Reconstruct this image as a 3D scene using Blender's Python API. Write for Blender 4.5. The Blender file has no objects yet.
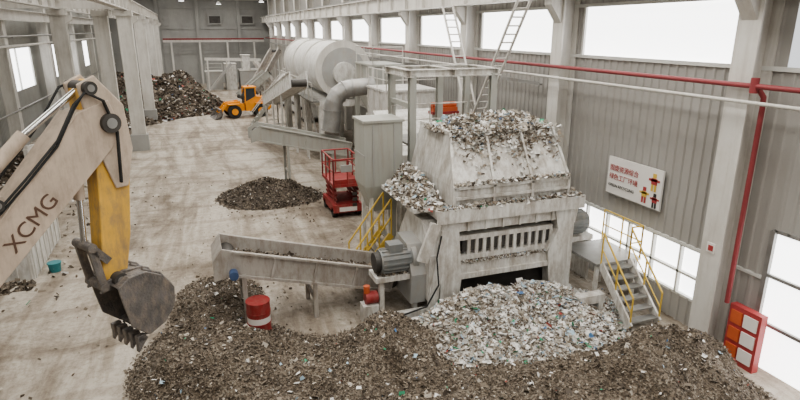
import bpy, math, random
import numpy as np
from mathutils import Matrix, Vector
random.seed(7); rng=np.random.default_rng(7)
SC=bpy.context.scene
try: SC.view_settings.look='AgX - Medium High Contrast'
except Exception: pass
# ------------------------------------------------------------------ materials
MATS={}
def mat(name,col,rough=0.6,metal=0.0,var=0.12,scale=2.0,dirt=None,dirt_amt=0.5,emit=0,bump=0.0,bscale=30,lo_p=.45,hi_p=.68,streak=0):
    if name in MATS: return MATS[name]
    m=bpy.data.materials.new(name); m.use_nodes=True
    nt=m.node_tree; b=nt.nodes['Principled BSDF']
    b.inputs['Roughness'].default_value=rough; b.inputs['Metallic'].default_value=metal
    tc=nt.nodes.new('ShaderNodeTexCoord')
    n=nt.nodes.new('ShaderNodeTexNoise'); n.inputs['Scale'].default_value=scale; n.inputs['Detail'].default_value=6
    nt.links.new(tc.outputs['Object'],n.inputs['Vector'])
    r=nt.nodes.new('ShaderNodeValToRGB')
    lo=[max(0,c*(1-var)) for c in col]; hi=[min(1,c*(1+var)) for c in col]
    r.color_ramp.elements[0].position=.3; r.color_ramp.elements[1].position=.7
    r.color_ramp.elements[0].color=(*lo,1); r.color_ramp.elements[1].color=(*hi,1)
    nt.links.new(n.outputs['Fac'],r.inputs['Fac'])
    out=r.outputs['Color']
    def layer(out,sc3,scl,amt,colr,lo_p,hi_p):
        mp=nt.nodes.new('ShaderNodeMapping'); mp.inputs['Scale'].default_value=sc3; nt.links.new(tc.outputs['Object'],mp.inputs[0])
        n2=nt.nodes.new('ShaderNodeTexNoise'); n2.inputs['Scale'].default_value=scl; n2.inputs['Detail'].default_value=9; n2.inputs['Roughness'].default_value=.72
        nt.links.new(mp.outputs[0],n2.inputs['Vector'])
        mr=nt.nodes.new('ShaderNodeMapRange'); mr.inputs[1].default_value=lo_p; mr.inputs[2].default_value=hi_p; mr.inputs[4].default_value=amt
        nt.links.new(n2.outputs['Fac'],mr.inputs[0])
        mx=nt.nodes.new('ShaderNodeMixRGB'); mx.inputs[2].default_value=(*colr,1)
        nt.links.new(mr.outputs[0],mx.inputs[0]); nt.links.new(out,mx.inputs[1]); return mx.outputs[0]
    if dirt: out=layer(out,(1,1,.45),scale*2.2,dirt_amt,dirt,lo_p,hi_p)
    if streak: out=layer(out,(1,1,.07),5,streak,(.2,.15,.11),.48,.72)
    nt.links.new(out,b.inputs['Base Color'])
    if emit:
        nt.links.new(out,b.inputs['Emission Color']); b.inputs['Emission Strength'].default_value=emit
    if bump:
        n3=nt.nodes.new('ShaderNodeTexNoise'); n3.inputs['Scale'].default_value=bscale; n3.inputs['Detail'].default_value=5
        nt.links.new(tc.outputs['Object'],n3.inputs['Vector'])
        bp=nt.nodes.new('ShaderNodeBump'); bp.inputs['Strength'].default_value=bump; bp.inputs['Distance'].default_value=.05
        nt.links.new(n3.outputs['Fac'],bp.inputs['Height']); nt.links.new(bp.outputs['Normal'],b.inputs['Normal'])
    MATS[name]=m; return m
DUST=(.36,.31,.25)
M_white=mat('painted_white',(.66,.655,.63),.55,var=.05,dirt=(.3,.26,.21),dirt_amt=.65,streak=.4)
M_mach=mat('machine_white',(.69,.685,.655),.55,var=.07,scale=1.6,dirt=(.31,.26,.21),dirt_amt=.75,lo_p=.42,hi_p=.66,streak=.65)
M_cream=mat('column_paint',(.60,.585,.55),.6,var=.05,scale=.8,dirt=(.4,.36,.31),dirt_amt=.4,streak=.3)
M_grey=mat('painted_grey',(.36,.36,.35),.5,var=.08,dirt=DUST,dirt_amt=.5)
M_green=mat('grey_green_paint',(.37,.375,.345),.5,var=.05,scale=.8,dirt=DUST,dirt_amt=.4,streak=.35)
M_dark=mat('dark_steel',(.06,.055,.05),.6,var=.3)
M_steel=mat('steel',(.32,.32,.31),.4,.5,var=.15,dirt=(.25,.2,.16),dirt_amt=.4)
M_motor=mat('motor_grey',(.19,.2,.2),.5,var=.1,dirt=DUST,dirt_amt=.5)
M_red=mat('red_paint',(.30,.035,.035),.5,var=.15,dirt=(.3,.2,.16),dirt_amt=.4)
M_pipe=mat('red_pipe_paint',(.25,.05,.055),.5,var=.1,scale=.7)
M_orange=mat('orange_red_paint',(.5,.12,.05),.5,var=.1)
M_yel=mat('yellow_rail_paint',(.60,.42,.09),.5,var=.1)
M_ldr=mat('loader_yellow',(.75,.30,.03),.5,var=.1)
M_exy=mat('excavator_yellow',(.66,.40,.09),.55,var=.1,dirt=(.28,.21,.14),dirt_amt=.75,scale=3,streak=.5)
M_exb=mat('excavator_beige',(.54,.45,.37),.55,var=.08,dirt=(.3,.24,.19),dirt_amt=.65,streak=.3)
M_bucket=mat('worn_bucket_steel',(.16,.15,.145),.5,.3,var=.3,scale=4,dirt=(.31,.26,.21),dirt_amt=.8,bump=.4)
M_rub=mat('rubber',(.03,.03,.03),.8,var=.3)
M_belt=mat('dusty_belt',(.19,.165,.14),.8,var=.25,scale=3)
M_trough=mat('trough_grey',(.41,.385,.355),.55,var=.1,dirt=(.23,.19,.15),dirt_amt=.8,streak=.5)
M_glassd=mat('cab_glass',(.05,.06,.07),.1,var=.1)
M_chrome=mat('piston_rod',(.6,.6,.6),.15,1,var=.03)
M_win=mat('window_daylight',(1,1,1),.5,var=0.0,emit=3.0)
M_mull=mat('window_frame_paint',(.6,.6,.57),.5,var=.03)
M_teal=mat('teal_plastic',(.04,.2,.22),.5,var=.1)
M_black=mat('black_text',(.04,.04,.04),.6,var=.05)
M_brownt=mat('boom_text',(.12,.07,.05),.6,var=.05)
M_signr=mat('sign_red',(.36,.06,.06),.5,var=.05)
M_sign=mat('sign_white',(.72,.70,.67),.5,var=.03)
M_conc=mat('far_wall_concrete',(.35,.35,.335),.9,var=.12,scale=.25,dirt=(.26,.25,.24),dirt_amt=.5)
M_pcol=mat('concrete_column_paint',(.58,.565,.53),.8,var=.06,scale=.7,dirt=(.36,.33,.29),dirt_amt=.45,streak=.3)
M_wall=mat('wall_cladding',(.345,.335,.315),.6,var=.06,scale=.3,dirt=(.28,.25,.22),dirt_amt=.35)
M_wallL=mat('wall_left_cladding',(.38,.38,.36),.7,var=.08,scale=.4,dirt=(.29,.26,.22),dirt_amt=.4)
M_ceil=mat('roof_sheet',(.5,.5,.48),.8,var=.05,scale=.2)

def floor_mat():
    m=bpy.data.materials.new('dusty_concrete_floor'); m.use_nodes=True; nt=m.node_tree; b=nt.nodes['Principled BSDF']
    b.inputs['Roughness'].default_value=.75
    tc=nt.nodes.new('ShaderNodeTexCoord')
    def noise(scale,sc=(1,1,1),rot=0,det=8,rough=.6,dist=0):
        mp=nt.nodes.new('ShaderNodeMapping'); mp.inputs['Scale'].default_value=sc; mp.inputs['Rotation'].default_value=(0,0,rot)
        nt.links.new(tc.outputs['Object'],mp.inputs[0])
        n=nt.nodes.new('ShaderNodeTexNoise'); n.inputs['Scale'].default_value=scale; n.inputs['Detail'].default_value=det; n.inputs['Roughness'].default_value=rough; n.inputs['Distortion'].default_value=dist
        nt.links.new(mp.outputs[0],n.inputs['Vector']); return n.outputs['Fac']
    def ramp(f,p0,c0,p1,c1):
        r=nt.nodes.new('ShaderNodeValToRGB'); e=r.color_ramp.elements
        e[0].position=p0; e[1].position=p1; e[0].color=(*c0,1); e[1].color=(*c1,1); nt.links.new(f,r.inputs[0]); return r.outputs[0]
    def mul(a,b_,f=1):
        x=nt.nodes.new('ShaderNodeMixRGB'); x.blend_type='MULTIPLY'; x.inputs[0].default_value=f; nt.links.new(a,x.inputs[1]); nt.links.new(b_,x.inputs[2]); return x.outputs[0]
    base=ramp(noise(.18,dist=.6),.3,(.42,.38,.325),.7,(.53,.49,.43))
    tracks=ramp(noise(.55,(1,.14,1),.10,9,.65,1.4),.40,(.64,.60,.56),.56,(1,1,1))
    tracks2=ramp(noise(.5,(1,.2,1),-.5,9,.65,1.8),.38,(.70,.67,.63),.5,(1,1,1))
    stains=ramp(noise(.3,(1,1,1),0,10,.75,.8),.38,(.60,.56,.52),.52,(1,1,1))
    spots=ramp(noise(5,det=10,rough=.85),.40,(.64,.61,.58),.53,(1,1,1))
    c=mul(mul(mul(mul(base,tracks),tracks2),stains),spots,.8)
    w=nt.nodes.new('ShaderNodeTexWave'); w.wave_type='RINGS'; w.inputs['Scale'].default_value=.22; w.inputs['Distortion'].default_value=3.5; w.inputs['Detail'].default_value=3; w.inputs['Detail Scale'].default_value=.4
    mp=nt.nodes.new('ShaderNodeMapping'); mp.inputs['Location'].default_value=(9,-22,0); mp.inputs['Scale'].default_value=(1,.6,0); nt.links.new(tc.outputs['Object'],mp.inputs[0]); nt.links.new(mp.outputs[0],w.inputs[0])
    c=mul(c,ramp(w.outputs['Fac'],.02,(.74,.71,.68),.10,(1,1,1)),.7)
    nt.links.new(c,b.inputs['Base Color'])
    bp=nt.nodes.new('ShaderNodeBump'); bp.inputs['Strength'].default_value=.3; bp.inputs['Distance'].default_value=.03
    nt.links.new(noise(8),bp.inputs['Height']); nt.links.new(bp.outputs[0],b.inputs['Normal'])
    return m
M_floor=floor_mat()

def heap_mat(name,cols,scale):
    m=bpy.data.materials.new(name); m.use_nodes=True; nt=m.node_tree; b=nt.nodes['Principled BSDF']
    b.inputs['Roughness'].default_value=.9
    tc=nt.nodes.new('ShaderNodeTexCoord')
    v=nt.nodes.new('ShaderNodeTexVoronoi'); v.inputs['Scale'].default_value=scale; nt.links.new(tc.outputs['Object'],v.inputs['Vector'])
    bw=nt.nodes.new('ShaderNodeSeparateColor'); nt.links.new(v.outputs['Color'],bw.inputs[0])
    r=nt.nodes.new('ShaderNodeValToRGB'); r.color_ramp.interpolation='CONSTANT'
    e=r.color_ramp.elements
    while len(e)<len(cols): e.new(.5)
    for i,c in enumerate(cols):
        e[i].position=i/len(cols); e[i].color=(*c,1)
    nt.links.new(bw.outputs[0],r.inputs[0])
    n=nt.nodes.new('ShaderNodeTexNoise'); n.inputs['Scale'].default_value=1.2; n.inputs['Detail'].default_value=6; nt.links.new(tc.outputs['Object'],n.inputs['Vector'])
    r2=nt.nodes.new('ShaderNodeValToRGB'); r2.color_ramp.elements[0].color=(.5,.47,.44,1); r2.color_ramp.elements[0].position=.35; r2.color_ramp.elements[1].position=.6
    nt.links.new(n.outputs['Fac'],r2.inputs[0])
    mx=nt.nodes.new('ShaderNodeMixRGB'); mx.blend_type='MULTIPLY'; mx.inputs[0].default_value=1; nt.links.new(r.outputs[0],mx.inputs[1]); nt.links.new(r2.outputs[0],mx.inputs[2])
    nt.links.new(mx.outputs[0],b.inputs['Base Color'])
    bp=nt.nodes.new('ShaderNodeBump'); bp.inputs['Strength'].default_value=.8; bp.inputs['Distance'].default_value=.05
    nt.links.new(v.outputs['Distance'],bp.inputs['Height']); nt.links.new(bp.outputs[0],b.inputs['Normal'])
    return m
M_heapB=heap_mat('brown_shredded_waste',[(.12,.095,.07),(.185,.15,.115),(.225,.185,.145),(.15,.12,.092),(.26,.22,.175),(.09,.072,.055),(.31,.275,.225)],24)
M_heapD=heap_mat('dark_shredded_waste',[(.08,.064,.05),(.125,.102,.08),(.155,.128,.10),(.10,.08,.063),(.19,.16,.13),(.06,.05,.04)],14)
M_heapW=heap_mat('pale_shredded_plastic',[(.42,.385,.34),(.58,.555,.51),(.32,.28,.235),(.70,.68,.65),(.50,.46,.41),(.22,.185,.15)],14)
def flat(name,c): return mat(name,c,.7,var=.08)
F_d=flat('scrap_dark',(.085,.068,.052));F_b=flat('scrap_brown',(.165,.135,.103));F_t=flat('scrap_tan',(.24,.20,.155));F_p=flat('scrap_pale',(.43,.39,.335));F_w=flat('scrap_white',(.75,.74,.715));F_bl=flat('scrap_blue',(.11,.22,.42));F_r=flat('scrap_red',(.38,.10,.08));F_g=flat('scrap_green',(.06,.32,.18));F_s=flat('scrap_sky',(.40,.53,.62))
PAL_B=[(F_d,.19),(F_b,.42),(F_t,.31),(F_p,.06),(F_w,.012),(F_bl,.001),(F_r,.001),(F_g,.001)]
PAL_D=[(F_d,.5),(F_b,.35),(F_t,.1),(F_p,.03),(F_w,.01)]
PAL_F=[(F_w,.55),(F_p,.30),(F_s,.07),(F_bl,.025),(F_r,.015),(F_g,.03)]
PAL_W=[(F_w,.38),(F_p,.29),(F_t,.18),(F_b,.11),(F_bl,.007),(F_r,.004),(F_g,.008),(F_s,.025)]
PAL_H=[(F_w,.27),(F_p,.28),(F_t,.22),(F_b,.17),(F_d,.04),(F_s,.02),(F_g,.004),(F_bl,.004)]
PAL_M=[(F_d,.34),(F_b,.32),(F_t,.19),(F_p,.09),(F_w,.05),(F_bl,.006),(F_r,.012),(F_g,.01)]

# ------------------------------------------------------------------ mesh builder
class B:
    def __init__(s,M=None): s.v=[];s.f=[];s.m=[];s.sm=[];s.mats=[];s.M=M or Matrix()
    def mi(s,m):
        if m not in s.mats: s.mats.append(m)
        return s.mats.index(m)
    def add(s,vs,fs,m,smooth=False,T=None):
        o=len(s.v); k=s.mi(m)
        for p in vs:
            p=Vector(p)
            if T is not None: p=T@p
            s.v.append(tuple(s.M@p))
        for i,f in enumerate(fs):
            s.f.append(tuple(o+j for j in f)); s.m.append(k)
            s.sm.append(smooth if isinstance(smooth,bool) else smooth[i])
    def box(s,c,d,m,rz=0,T=None):
        x,y,z=[q/2 for q in d]
        R=Matrix.Translation(c)@Matrix.Rotation(rz,4,'Z')
        if T is not None: R=Matrix.Translation(c)@T
        vs=[(a,b,e) for a in(-x,x) for b in(-y,y) for e in(-z,z)]
        s.add(vs,[(0,1,3,2),(4,6,7,5),(0,4,5,1),(2,3,7,6),(0,2,6,4),(1,5,7,3)],m,False,R)
    def bb(s,x0,x1,y0,y1,z0,z1,m): s.box(((x0+x1)/2,(y0+y1)/2,(z0+z1)/2),(x1-x0,y1-y0,z1-z0),m)
    def frame(s,p1,p2,up=(0,0,1)):
        a=Vector(p1);b=Vector(p2);z=(b-a).normalized();u=Vector(up)
        if abs(z.dot(u))>.99: u=Vector((0,1,0))
        x=u.cross(z).normalized();y=z.cross(x)
        T=Matrix((x,y,z)).transposed().to_4x4(); T.translation=a
        return T,(b-a).length
    def beam(s,p1,p2,w,h,m,up=(0,0,1)):
        T,L=s.frame(p1,p2,up); x=w/2;y=h/2
        vs=[(a,b,e) for a in(-x,x) for b in(-y,y) for e in(0,L)]
        s.add(vs,[(0,1,3,2),(4,6,7,5),(0,4,5,1),(2,3,7,6),(0,2,6,4),(1,5,7,3)],m,False,T)
    def ibeam(s,p1,p2,w,h,t,m,up=(0,0,1)):
        T,L=s.frame(p1,p2,up)
        for (cx,cy,dx,dy) in ((0,h/2-t/2,w,t),(0,-h/2+t/2,w,t),(0,0,t,h-2*t)):
            vs=[(cx+a*dx/2,cy+b*dy/2,e) for a in(-1,1) for b in(-1,1) for e in(0,L)]
            s.add(vs,[(0,1,3,2),(4,6,7,5),(0,4,5,1),(2,3,7,6),(0,2,6,4),(1,5,7,3)],m,False,T)
    def cyl(s,p1,p2,r,m,r2=None,n=20,caps=True,capm=None):
        T,L=s.frame(p1,p2); r2=r if r2 is None else r2
        vs=[];fs=[]
        for i in range(n):
            a=2*math.pi*i/n; vs.append((r*math.cos(a),r*math.sin(a),0)); vs.append((r2*math.cos(a),r2*math.sin(a),L))
        for i in range(n):
            j=(i+1)%n; fs.append((2*i,2*j,2*j+1,2*i+1))
        s.add(vs,fs,m,True,T)
        if caps:
            c=[(r*math.cos(2*math.pi*i/n),r*math.sin(2*math.pi*i/n),0) for i in range(n)]
            s.add(c,[tuple(range(n))[::-1]],capm or m,False,T)
            c=[(r2*math.cos(2*math.pi*i/n),r2*math.sin(2*math.pi*i/n),L) for i in range(n)]
            s.add(c,[tuple(range(n))],capm or m,False,T)
    def tube(s,pts,r,m,n=12):
        pts=[Vector(p) for p in pts]; vs=[];fs=[]
        px=None
        for i,p in enumerate(pts):
            d=(pts[min(i+1,len(pts)-1)]-pts[max(i-1,0)]).normalized()
            if px is None:
                u=Vector((0,0,1)) if abs(d.z)<.9 else Vector((0,1,0)); x=u.cross(d).normalized()
            else: x=(px-d*px.dot(d)).normalized()
            px=x; y=d.cross(x)
            rr=r[i] if isinstance(r,(list,tuple)) else r
            for k in range(n):
                a=2*math.pi*k/n; vs.append(tuple(p+x*rr*math.cos(a)+y*rr*math.sin(a)))
        for i in range(len(pts)-1):
            for k in range(n):
                k2=(k+1)%n; fs.append((i*n+k,i*n+k2,(i+1)*n+k2,(i+1)*n+k))
        s.add(vs,fs,m,True)
        s.add(vs[:n],[tuple(range(n))[::-1]],m); s.add(vs[-n:],[tuple(range(n))],m)
    def prism(s,poly,a0,a1,m,axis='y'):
        n=len(poly)
        def P(u,v,a): return (u,a,v) if axis=='y' else ((a,u,v) if axis=='x' else (u,v,a))
        vs=[P(u,v,a0) for u,v in poly]+[P(u,v,a1) for u,v in poly]
        fs=[tuple(range(n)),tuple(range(2*n-1,n-1,-1))]+[(i,i+n,(i+1)%n+n,(i+1)%n) for i in range(n)]
        s.add(vs,fs,m)
    def poly(s,pts,m): s.add(pts,[tuple(range(len(pts)))],m)
    def rail(s,pts,h,m,r=.025,mid=True,post=1.2):
        for a,b in zip(pts[:-1],pts[1:]):
            a=Vector(a);b=Vector(b);up=Vector((0,0,h))
            s.cyl(a+up,b+up,r,m,n=8)
            if mid: s.cyl(a+up*.5,b+up*.5,r*.8,m,n=8)
            k=max(1,int((b-a).length/post))
            for i in range(k+1):
                p=a.lerp(b,i/k); s.cyl(p,p+up,r,m,n=8)
    def ladder(s,p1,p2,w,side,m,r=.03,step=.3):
        p1=Vector(p1);p2=Vector(p2);sd=Vector(side).normalized()*w/2
        s.cyl(p1-sd,p2-sd,r,m,n=8); s.cyl(p1+sd,p2+sd,r,m,n=8)
        k=int((p2-p1).length/step)
        for i in range(1,k):
            p=p1.lerp(p2,i/k); s.cyl(p-sd,p+sd,r*.6,m,n=6)
    def flakes(s,pos,smin,smax,pal,flatten=.5):
        pw=np.array([w for _,w in pal]);pw/=pw.sum(); idx=rng.choice(len(pal),len(pos),p=pw)
        ks=[s.mi(m) for m,_ in pal]
        for p,ci in zip(pos,idx):
            a=rng.normal(size=3);a[2]*=flatten;a/=np.linalg.norm(a); b_=np.cross(a,rng.normal(size=3)+np.array([0,0,.01+1.2*(1-flatten)]));b_/=np.linalg.norm(b_)+1e-6
            l=rng.uniform(smin,smax)*.5; w=l*rng.uniform(.25,.9)
            o=len(s.v); c=a*l; d=b_*w; k=rng.uniform(.3,1)
            for q in (p-c-d,p+c-d*k,p+c*k+d,p-c+d): s.v.append(tuple(q))
            s.f.append((o,o+1,o+2,o+3)); s.m.append(ks[ci]); s.sm.append(False)
    def grid(s,xs,ys,H,m,keep=0.01):
        nx,ny=len(xs),len(ys); X,Y=np.meshgrid(xs,ys,indexing='ij'); Z=H(X,Y); o=len(s.v); k=s.mi(m)
        for i in range(nx):
            for j in range(ny): s.v.append((X[i,j],Y[i,j],max(Z[i,j],0)))
        for i in range(nx-1):
            for j in range(ny-1):
                if max(Z[i,j],Z[i+1,j],Z[i,j+1],Z[i+1,j+1])>keep:
                    s.f.append((o+i*ny+j,o+(i+1)*ny+j,o+(i+1)*ny+j+1,o+i*ny+j+1)); s.m.append(k); s.sm.append(True)
    def done(s,name,parent=None):
        me=bpy.data.meshes.new(name); me.from_pydata(s.v,[],s.f); 
        for m in s.mats: me.materials.append(m)
        me.polygons.foreach_set('material_index',s.m); me.polygons.foreach_set('use_smooth',s.sm); me.update()
        o=bpy.data.objects.new(name,me); SC.collection.objects.link(o)
        if parent: o.parent=parent
        return o

# ------------------------------------------------------------------ room
XL,XR,Y0,Y1,ZC=-11.5,12.5,-12,95,13.5
b=B(); b.bb(XL-.3,XR+.3,Y0,Y1,-.2,0,M_floor); b.done('floor')
b=B(); b.bb(XL-.3,XR+.3,Y0,Y1,ZC,ZC+.2,M_ceil)
b.done('ceiling')
b=B()
for y in np.arange(-5,95,7.1):
    b.ibeam((XL,y,ZC-.9),(XR,y,ZC-.9),.3,.7,.04,M_cream)
b.done('roof_beams')
b=B()
b.bb(XL-.3,XR+.3,Y1,Y1+.3,0,ZC,M_conc)
for x in (-8,-3.6,2,8): b.bb(x-.25,x+.25,Y1-.35,Y1,0,ZC,M_conc)
for z in (4.6,8.2,11.2): b.bb(XL,XR,Y1-.15,Y1,z-.15,z+.15,M_conc)
b.done('wall_far')
b=B(); b.bb(XL-.3,XR+.3,Y0-.3,Y0,0,ZC,M_wall); b.done('wall_near')
def corr(b,x,y0,y1,z0,z1,m,sgn=-1,pitch=.3):
    n=max(1,int((y1-y0)/pitch)); prof=[]
    p=(y1-y0)/n
    for i in range(n):
        y=y0+i*p
        prof+= [(x,y),(x,y+p*.6),(x+sgn*.04,y+p*.7),(x+sgn*.04,y+p*.9)]
    prof.append((x,y1))
    vs=[];fs=[]
    for q in prof: vs+=[(q[0],q[1],z0),(q[0],q[1],z1)]
    for i in range(len(prof)-1): fs.append((2*i,2*i+2,2*i+3,2*i+1))
    b.add(vs,fs,m)
cols=[9.8-7.15*2,9.8-7.15,9.8]+[9.8+7.2*i for i in range(1,12)]
b=B()
corr(b,XR,Y0,Y1,8.75,ZC,M_wall)
corr(b,XR,Y0,Y1,3.5,7.15,M_wall); corr(b,XR,8.75,Y1,2.25,3.5,M_wall); corr(b,XR,Y0,5.2,2.25,3.5,M_wall)
for i in range(len(cols)-1):
    corr(b,XR,cols[i]-.6,cols[i]+.6,7.15,8.75,M_wall)
corr(b,XR,Y0,cols[0]+.6,7.15,8.75,M_wall); corr(b,XR,cols[-1]-.6,Y1,7.15,8.75,M_wall)
corr(b,XR,16.4,Y1,0,2.25,M_wall); corr(b,XR,8.8,10.25,0,2.25,M_wall); corr(b,XR,10.25,16.4,0,.8,M_wall)
corr(b,XR,Y0,5.2,0,2.25,M_wall)
b.bb(XR+.05,XR+.3,Y0,Y1,8.75,ZC,M_wall); b.bb(XR+.05,XR+.3,Y0,8.9,3.5,7.15,M_wall); b.bb(XR+.05,XR+.3,8.95,Y1,2.25,7.15,M_wall)
for z in (7.15,8.75): b.bb(XR-.08,XR,Y0,Y1,z-.05,z+.05,M_mull)
b.bb(XR-.06,XR,8.8,Y1,2.25,2.33,M_mull)
b.done('wall_right')
wi=1
for i in range(2,len(cols)-1):
    y0,y1=cols[i]+.6,cols[i+1]-.6
    b=B(); b.bb(XR+.03,XR+.08,y0,y1,7.15,8.75,M_win)
    for y in (y0,y1): b.bb(XR-.05,XR+.06,y-.05,y+.05,7.15,8.75,M_mull)
    b.done('window_%d'%wi); wi+=1
b=B(); b.bb(XR+.1,XR+.15,10.25,16.4,.8,2.25,M_win)
for y in np.linspace(10.25,16.4,7): b.bb(XR-.03,XR+.09,y-.035,y+.035,.8,2.25,M_mull)
for z in (.8,1.45,2.25): b.bb(XR-.03,XR+.09,10.25,16.4,z-.035,z+.035,M_mull)
b.done('window_%d'%wi); wi+=1
b=B(); b.bb(XR+.05,XR+.1,5.2,8.75,0,3.45,M_win)
for y in (5.2,7,8.75): b.bb(XR-.06,XR+.04,y-.06,y+.06,0,3.5,M_steel)
for z in (1.2,2.4,3.5): b.bb(XR-.04,XR+.04,5.2,8.75,z-.04,z+.04,M_steel)
b.done('door_1')
b=B()
corr(b,XL,Y0,Y1,6.7,ZC,M_wallL,1); corr(b,XL,Y0,Y1,0,3.8,M_wallL,1)
wl=[(44.5,53),(61,69),(78,86)]
pr=Y0
for y0,y1 in wl: corr(b,XL,pr,y0,3.8,6.7,M_wallL,1); pr=y1
corr(b,XL,pr,Y1,3.8,6.7,M_wallL,1)
b.bb(XL-.3,XL-.05,Y0,Y1,6.7,ZC,M_wallL); b.bb(XL-.3,XL-.05,Y0,Y1,0,3.8,M_wallL)
b.done('wall_left')
for y0,y1 in wl:
    b=B(); b.bb(XL-.1,XL-.05,y0,y1,3.8,6.7,M_win)
    for y in np.linspace(y0,y1,3): b.bb(XL-.06,XL+.05,y-.06,y+.06,3.8,6.7,M_mull)
    b.done('window_%d'%wi); wi+=1

def column(x,y,h,w,d,brk=0,basep=True):
    b=B()
    b.bb(x-w/2,x+w/2,y-d/2,y+d/2,0,h,M_pcol)
    for k in (-1,1): b.bb(x+k*w/2-.04,x+k*w/2+.04,y-d/2-.04,y+d/2+.04,0,h,M_pcol)
    if basep: b.bb(x-w/2-.15,x+w/2+.15,y-d/2-.15,y+d/2+.15,0,1.1,M_conc)
    b.bb(x-w/2-.12,x+w/2+.12,y-d/2-.12,y+d/2+.12,h-.35,h,M_pcol)
    if brk: b.prism([(x,8.1),(x+w/2+brk,8.6),(x+w/2+brk,8.85),(x,8.85)],y-.2,y+.2,M_pcol)
    return b.done('crane_support_column')
for y in cols: 
    b=B(); x=12.15
    b.bb(x-.3,x-.25,y-.3,y+.3,0,ZC,M_cream); b.bb(x+.28,x+.33,y-.3,y+.3,0,ZC,M_cream); b.bb(x-.25,x+.28,y-.04,y+.04,0,ZC,M_cream)
    b.prism([(x-.3,8.2),(x-.75,8.8),(x-.75,8.98),(x-.3,8.98)],y-.2,y+.2,M_cream)
    b.done('wall_column')
for y in (42.6,56,70,84): column(-3.6,y,9.2,.8,.5,.4)
column(-7.4,42.6,9.2,.8,.5,.4); column(-5.1,43.6,9.2,.8,.5)
for y in (42,54,66,78): column(-10.6,y,ZC,.6,.6)
def girder(x,z,y0,y1,name):
    b=B(); b.ibeam((x,y0,z),(x,y1,z),.45,.85,.05,M_cream)
    b.box((x,(y0+y1)/2,z+.48),(.1,y1-y0,.12),M_steel)
    for y in np.arange(y0+1,y1,2.4): b.bb(x-.2,x+.2,y-.02,y+.02,z-.4,z+.4,M_cream)
    return b.done(name)
girder(11.5,9.42,Y0+.5,Y1-.5,'crane_girder'); girder(-3.6,9.65,18,Y1-.5,'crane_girder'); girder(-7.4,9.65,20,Y1-.5,'crane_girder')
b=B(); b.beam((-10.9,42.6,9.5),(-3.6,42.6,9.5),.3,.5,M_cream)
for x0,x1 in ((-10.9,-7.1),(-7.1,-3.6)): b.beam((x0,42.6,9.4),((x0+x1)/2,42.6,10.8),.12,.12,M_cream); b.beam(((x0+x1)/2,42.6,10.8),(x1,42.6,9.4),.12,.12,M_cream)
b.beam((-10.9,42.6,10.8),(-3.6,42.6,10.8),.15,.2,M_cream)
b.done('roof_truss')
b=B(); b.ibeam((-10.3,14,8.9),(-10.3,Y1-.5,8.9),.4,.7,.05,M_cream); b.cyl((-10.2,14,7.0),(-10.2,Y1-.5,7.0),.08,M_cream); b.done('crane_girder')
b=B(); b.cyl((-9.9,16,7.6),(-9.9,Y1-1,7.6),.06,M_steel,n=10); b.cyl((-9.9,16,3.3),(-9.9,Y1-1,3.3),.05,M_steel,n=10)
for y in (42,54,66,78): b.bb(-10.35,-9.85,y-.04,y+.04,7.5,7.55,M_steel); b.bb(-10.35,-9.85,y-.04,y+.04,3.2,3.25,M_steel)
b.done('service_pipes')
b=B(); 
b.cyl((11.72,4,6.8),(11.72,Y1-2,6.8),.06,M_pipe,n=10)
b.tube([(11.72,9.35,6.8),(11.85,9.3,6.75),(12.0,9.25,6.55),(12.02,9.25,6.3),(12.02,9.25,1.5)],.06,M_pipe,n=10)
b.cyl((11.72,9.3,6.65),(11.72,9.3,6.98),.09,M_pipe,n=12)
b.done('fire_sprinkler_pipe')
b=B(); b.cyl((11.6,2,6.45),(11.6,60,6.45),.045,M_cream,n=10)
b.done('conduit_pipe')
b=B(); b.bb(11.7,11.8,17.6,90,6.1,6.16,M_steel); b.bb(11.69,11.71,17.6,90,6.1,6.22,M_steel)
b.done('cable_tray')
b=B(); b.bb(-3.1,11.5,93.6,93.9,6.2,6.55,M_cream); b.bb(-3.1,11.5,93.5,93.6,6.55,6.75,M_pipe)
for x in (-2,2,6,10): b.bb(x-.12,x+.12,93.6,93.9,0,6.3,M_cream)
b.done('far_pipe_bridge')
for x in (9.3,4.5):
    b=B(); b.bb(x-.8,x+.8,94.5,94.55,8.95,9.95,M_dark); b.bb(x-1.0,x+1.0,94.55,94.64,8.75,10.15,M_conc); b.done('window_%d'%wi); wi+=1

b=B(); b.bb(12.36,12.42,12.12,14.4,2.95,4.15,M_sign); 
b.bb(12.35,12.37,12.12,14.4,2.95,2.98,M_steel)
sx=12.345
def pict(y,z,s,m1,m2):
    b.bb(sx,sx+.012,y-.06*s,y+.06*s,z+.12*s,z+.24*s,m2)
    b.bb(sx,sx+.012,y-.1*s,y+.1*s,z-.06*s,z+.11*s,m1); b.bb(sx,sx+.012,y-.19*s,y+.19*s,z+.03*s,z+.09*s,m1)
    b.bb(sx,sx+.012,y-.09*s,y-.02*s,z-.24*s,z-.06*s,m2); b.bb(sx,sx+.012,y+.02*s,y+.09*s,z-.24*s,z-.06*s,m2)
pict(12.42,3.75,1.1,M_signr,M_yel); pict(12.75,3.3,1.0,M_yel,M_signr); pict(12.33,3.22,.9,M_signr,M_black)
sg=b.done('safety_sign_board')
def text(name,body,size,M,m,parent):
    cu=bpy.data.curves.new(name,'FONT'); cu.body=body; cu.size=size; cu.extrude=.003; cu.align_x='LEFT'; cu.materials.append(m)
    o=bpy.data.objects.new(name,cu); SC.collection.objects.link(o); o.matrix_world=M; o.parent=parent; return o
RT=Matrix(((0,0,-1,0),(-1,0,0,0),(0,1,0,0),(0,0,0,1)))
def onwall(x,y,z): return Matrix.Translation((x,y,z))@RT
text('sign_text_1','固废资源综合',.21,onwall(12.34,14.3,3.75),M_signr,sg)
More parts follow.
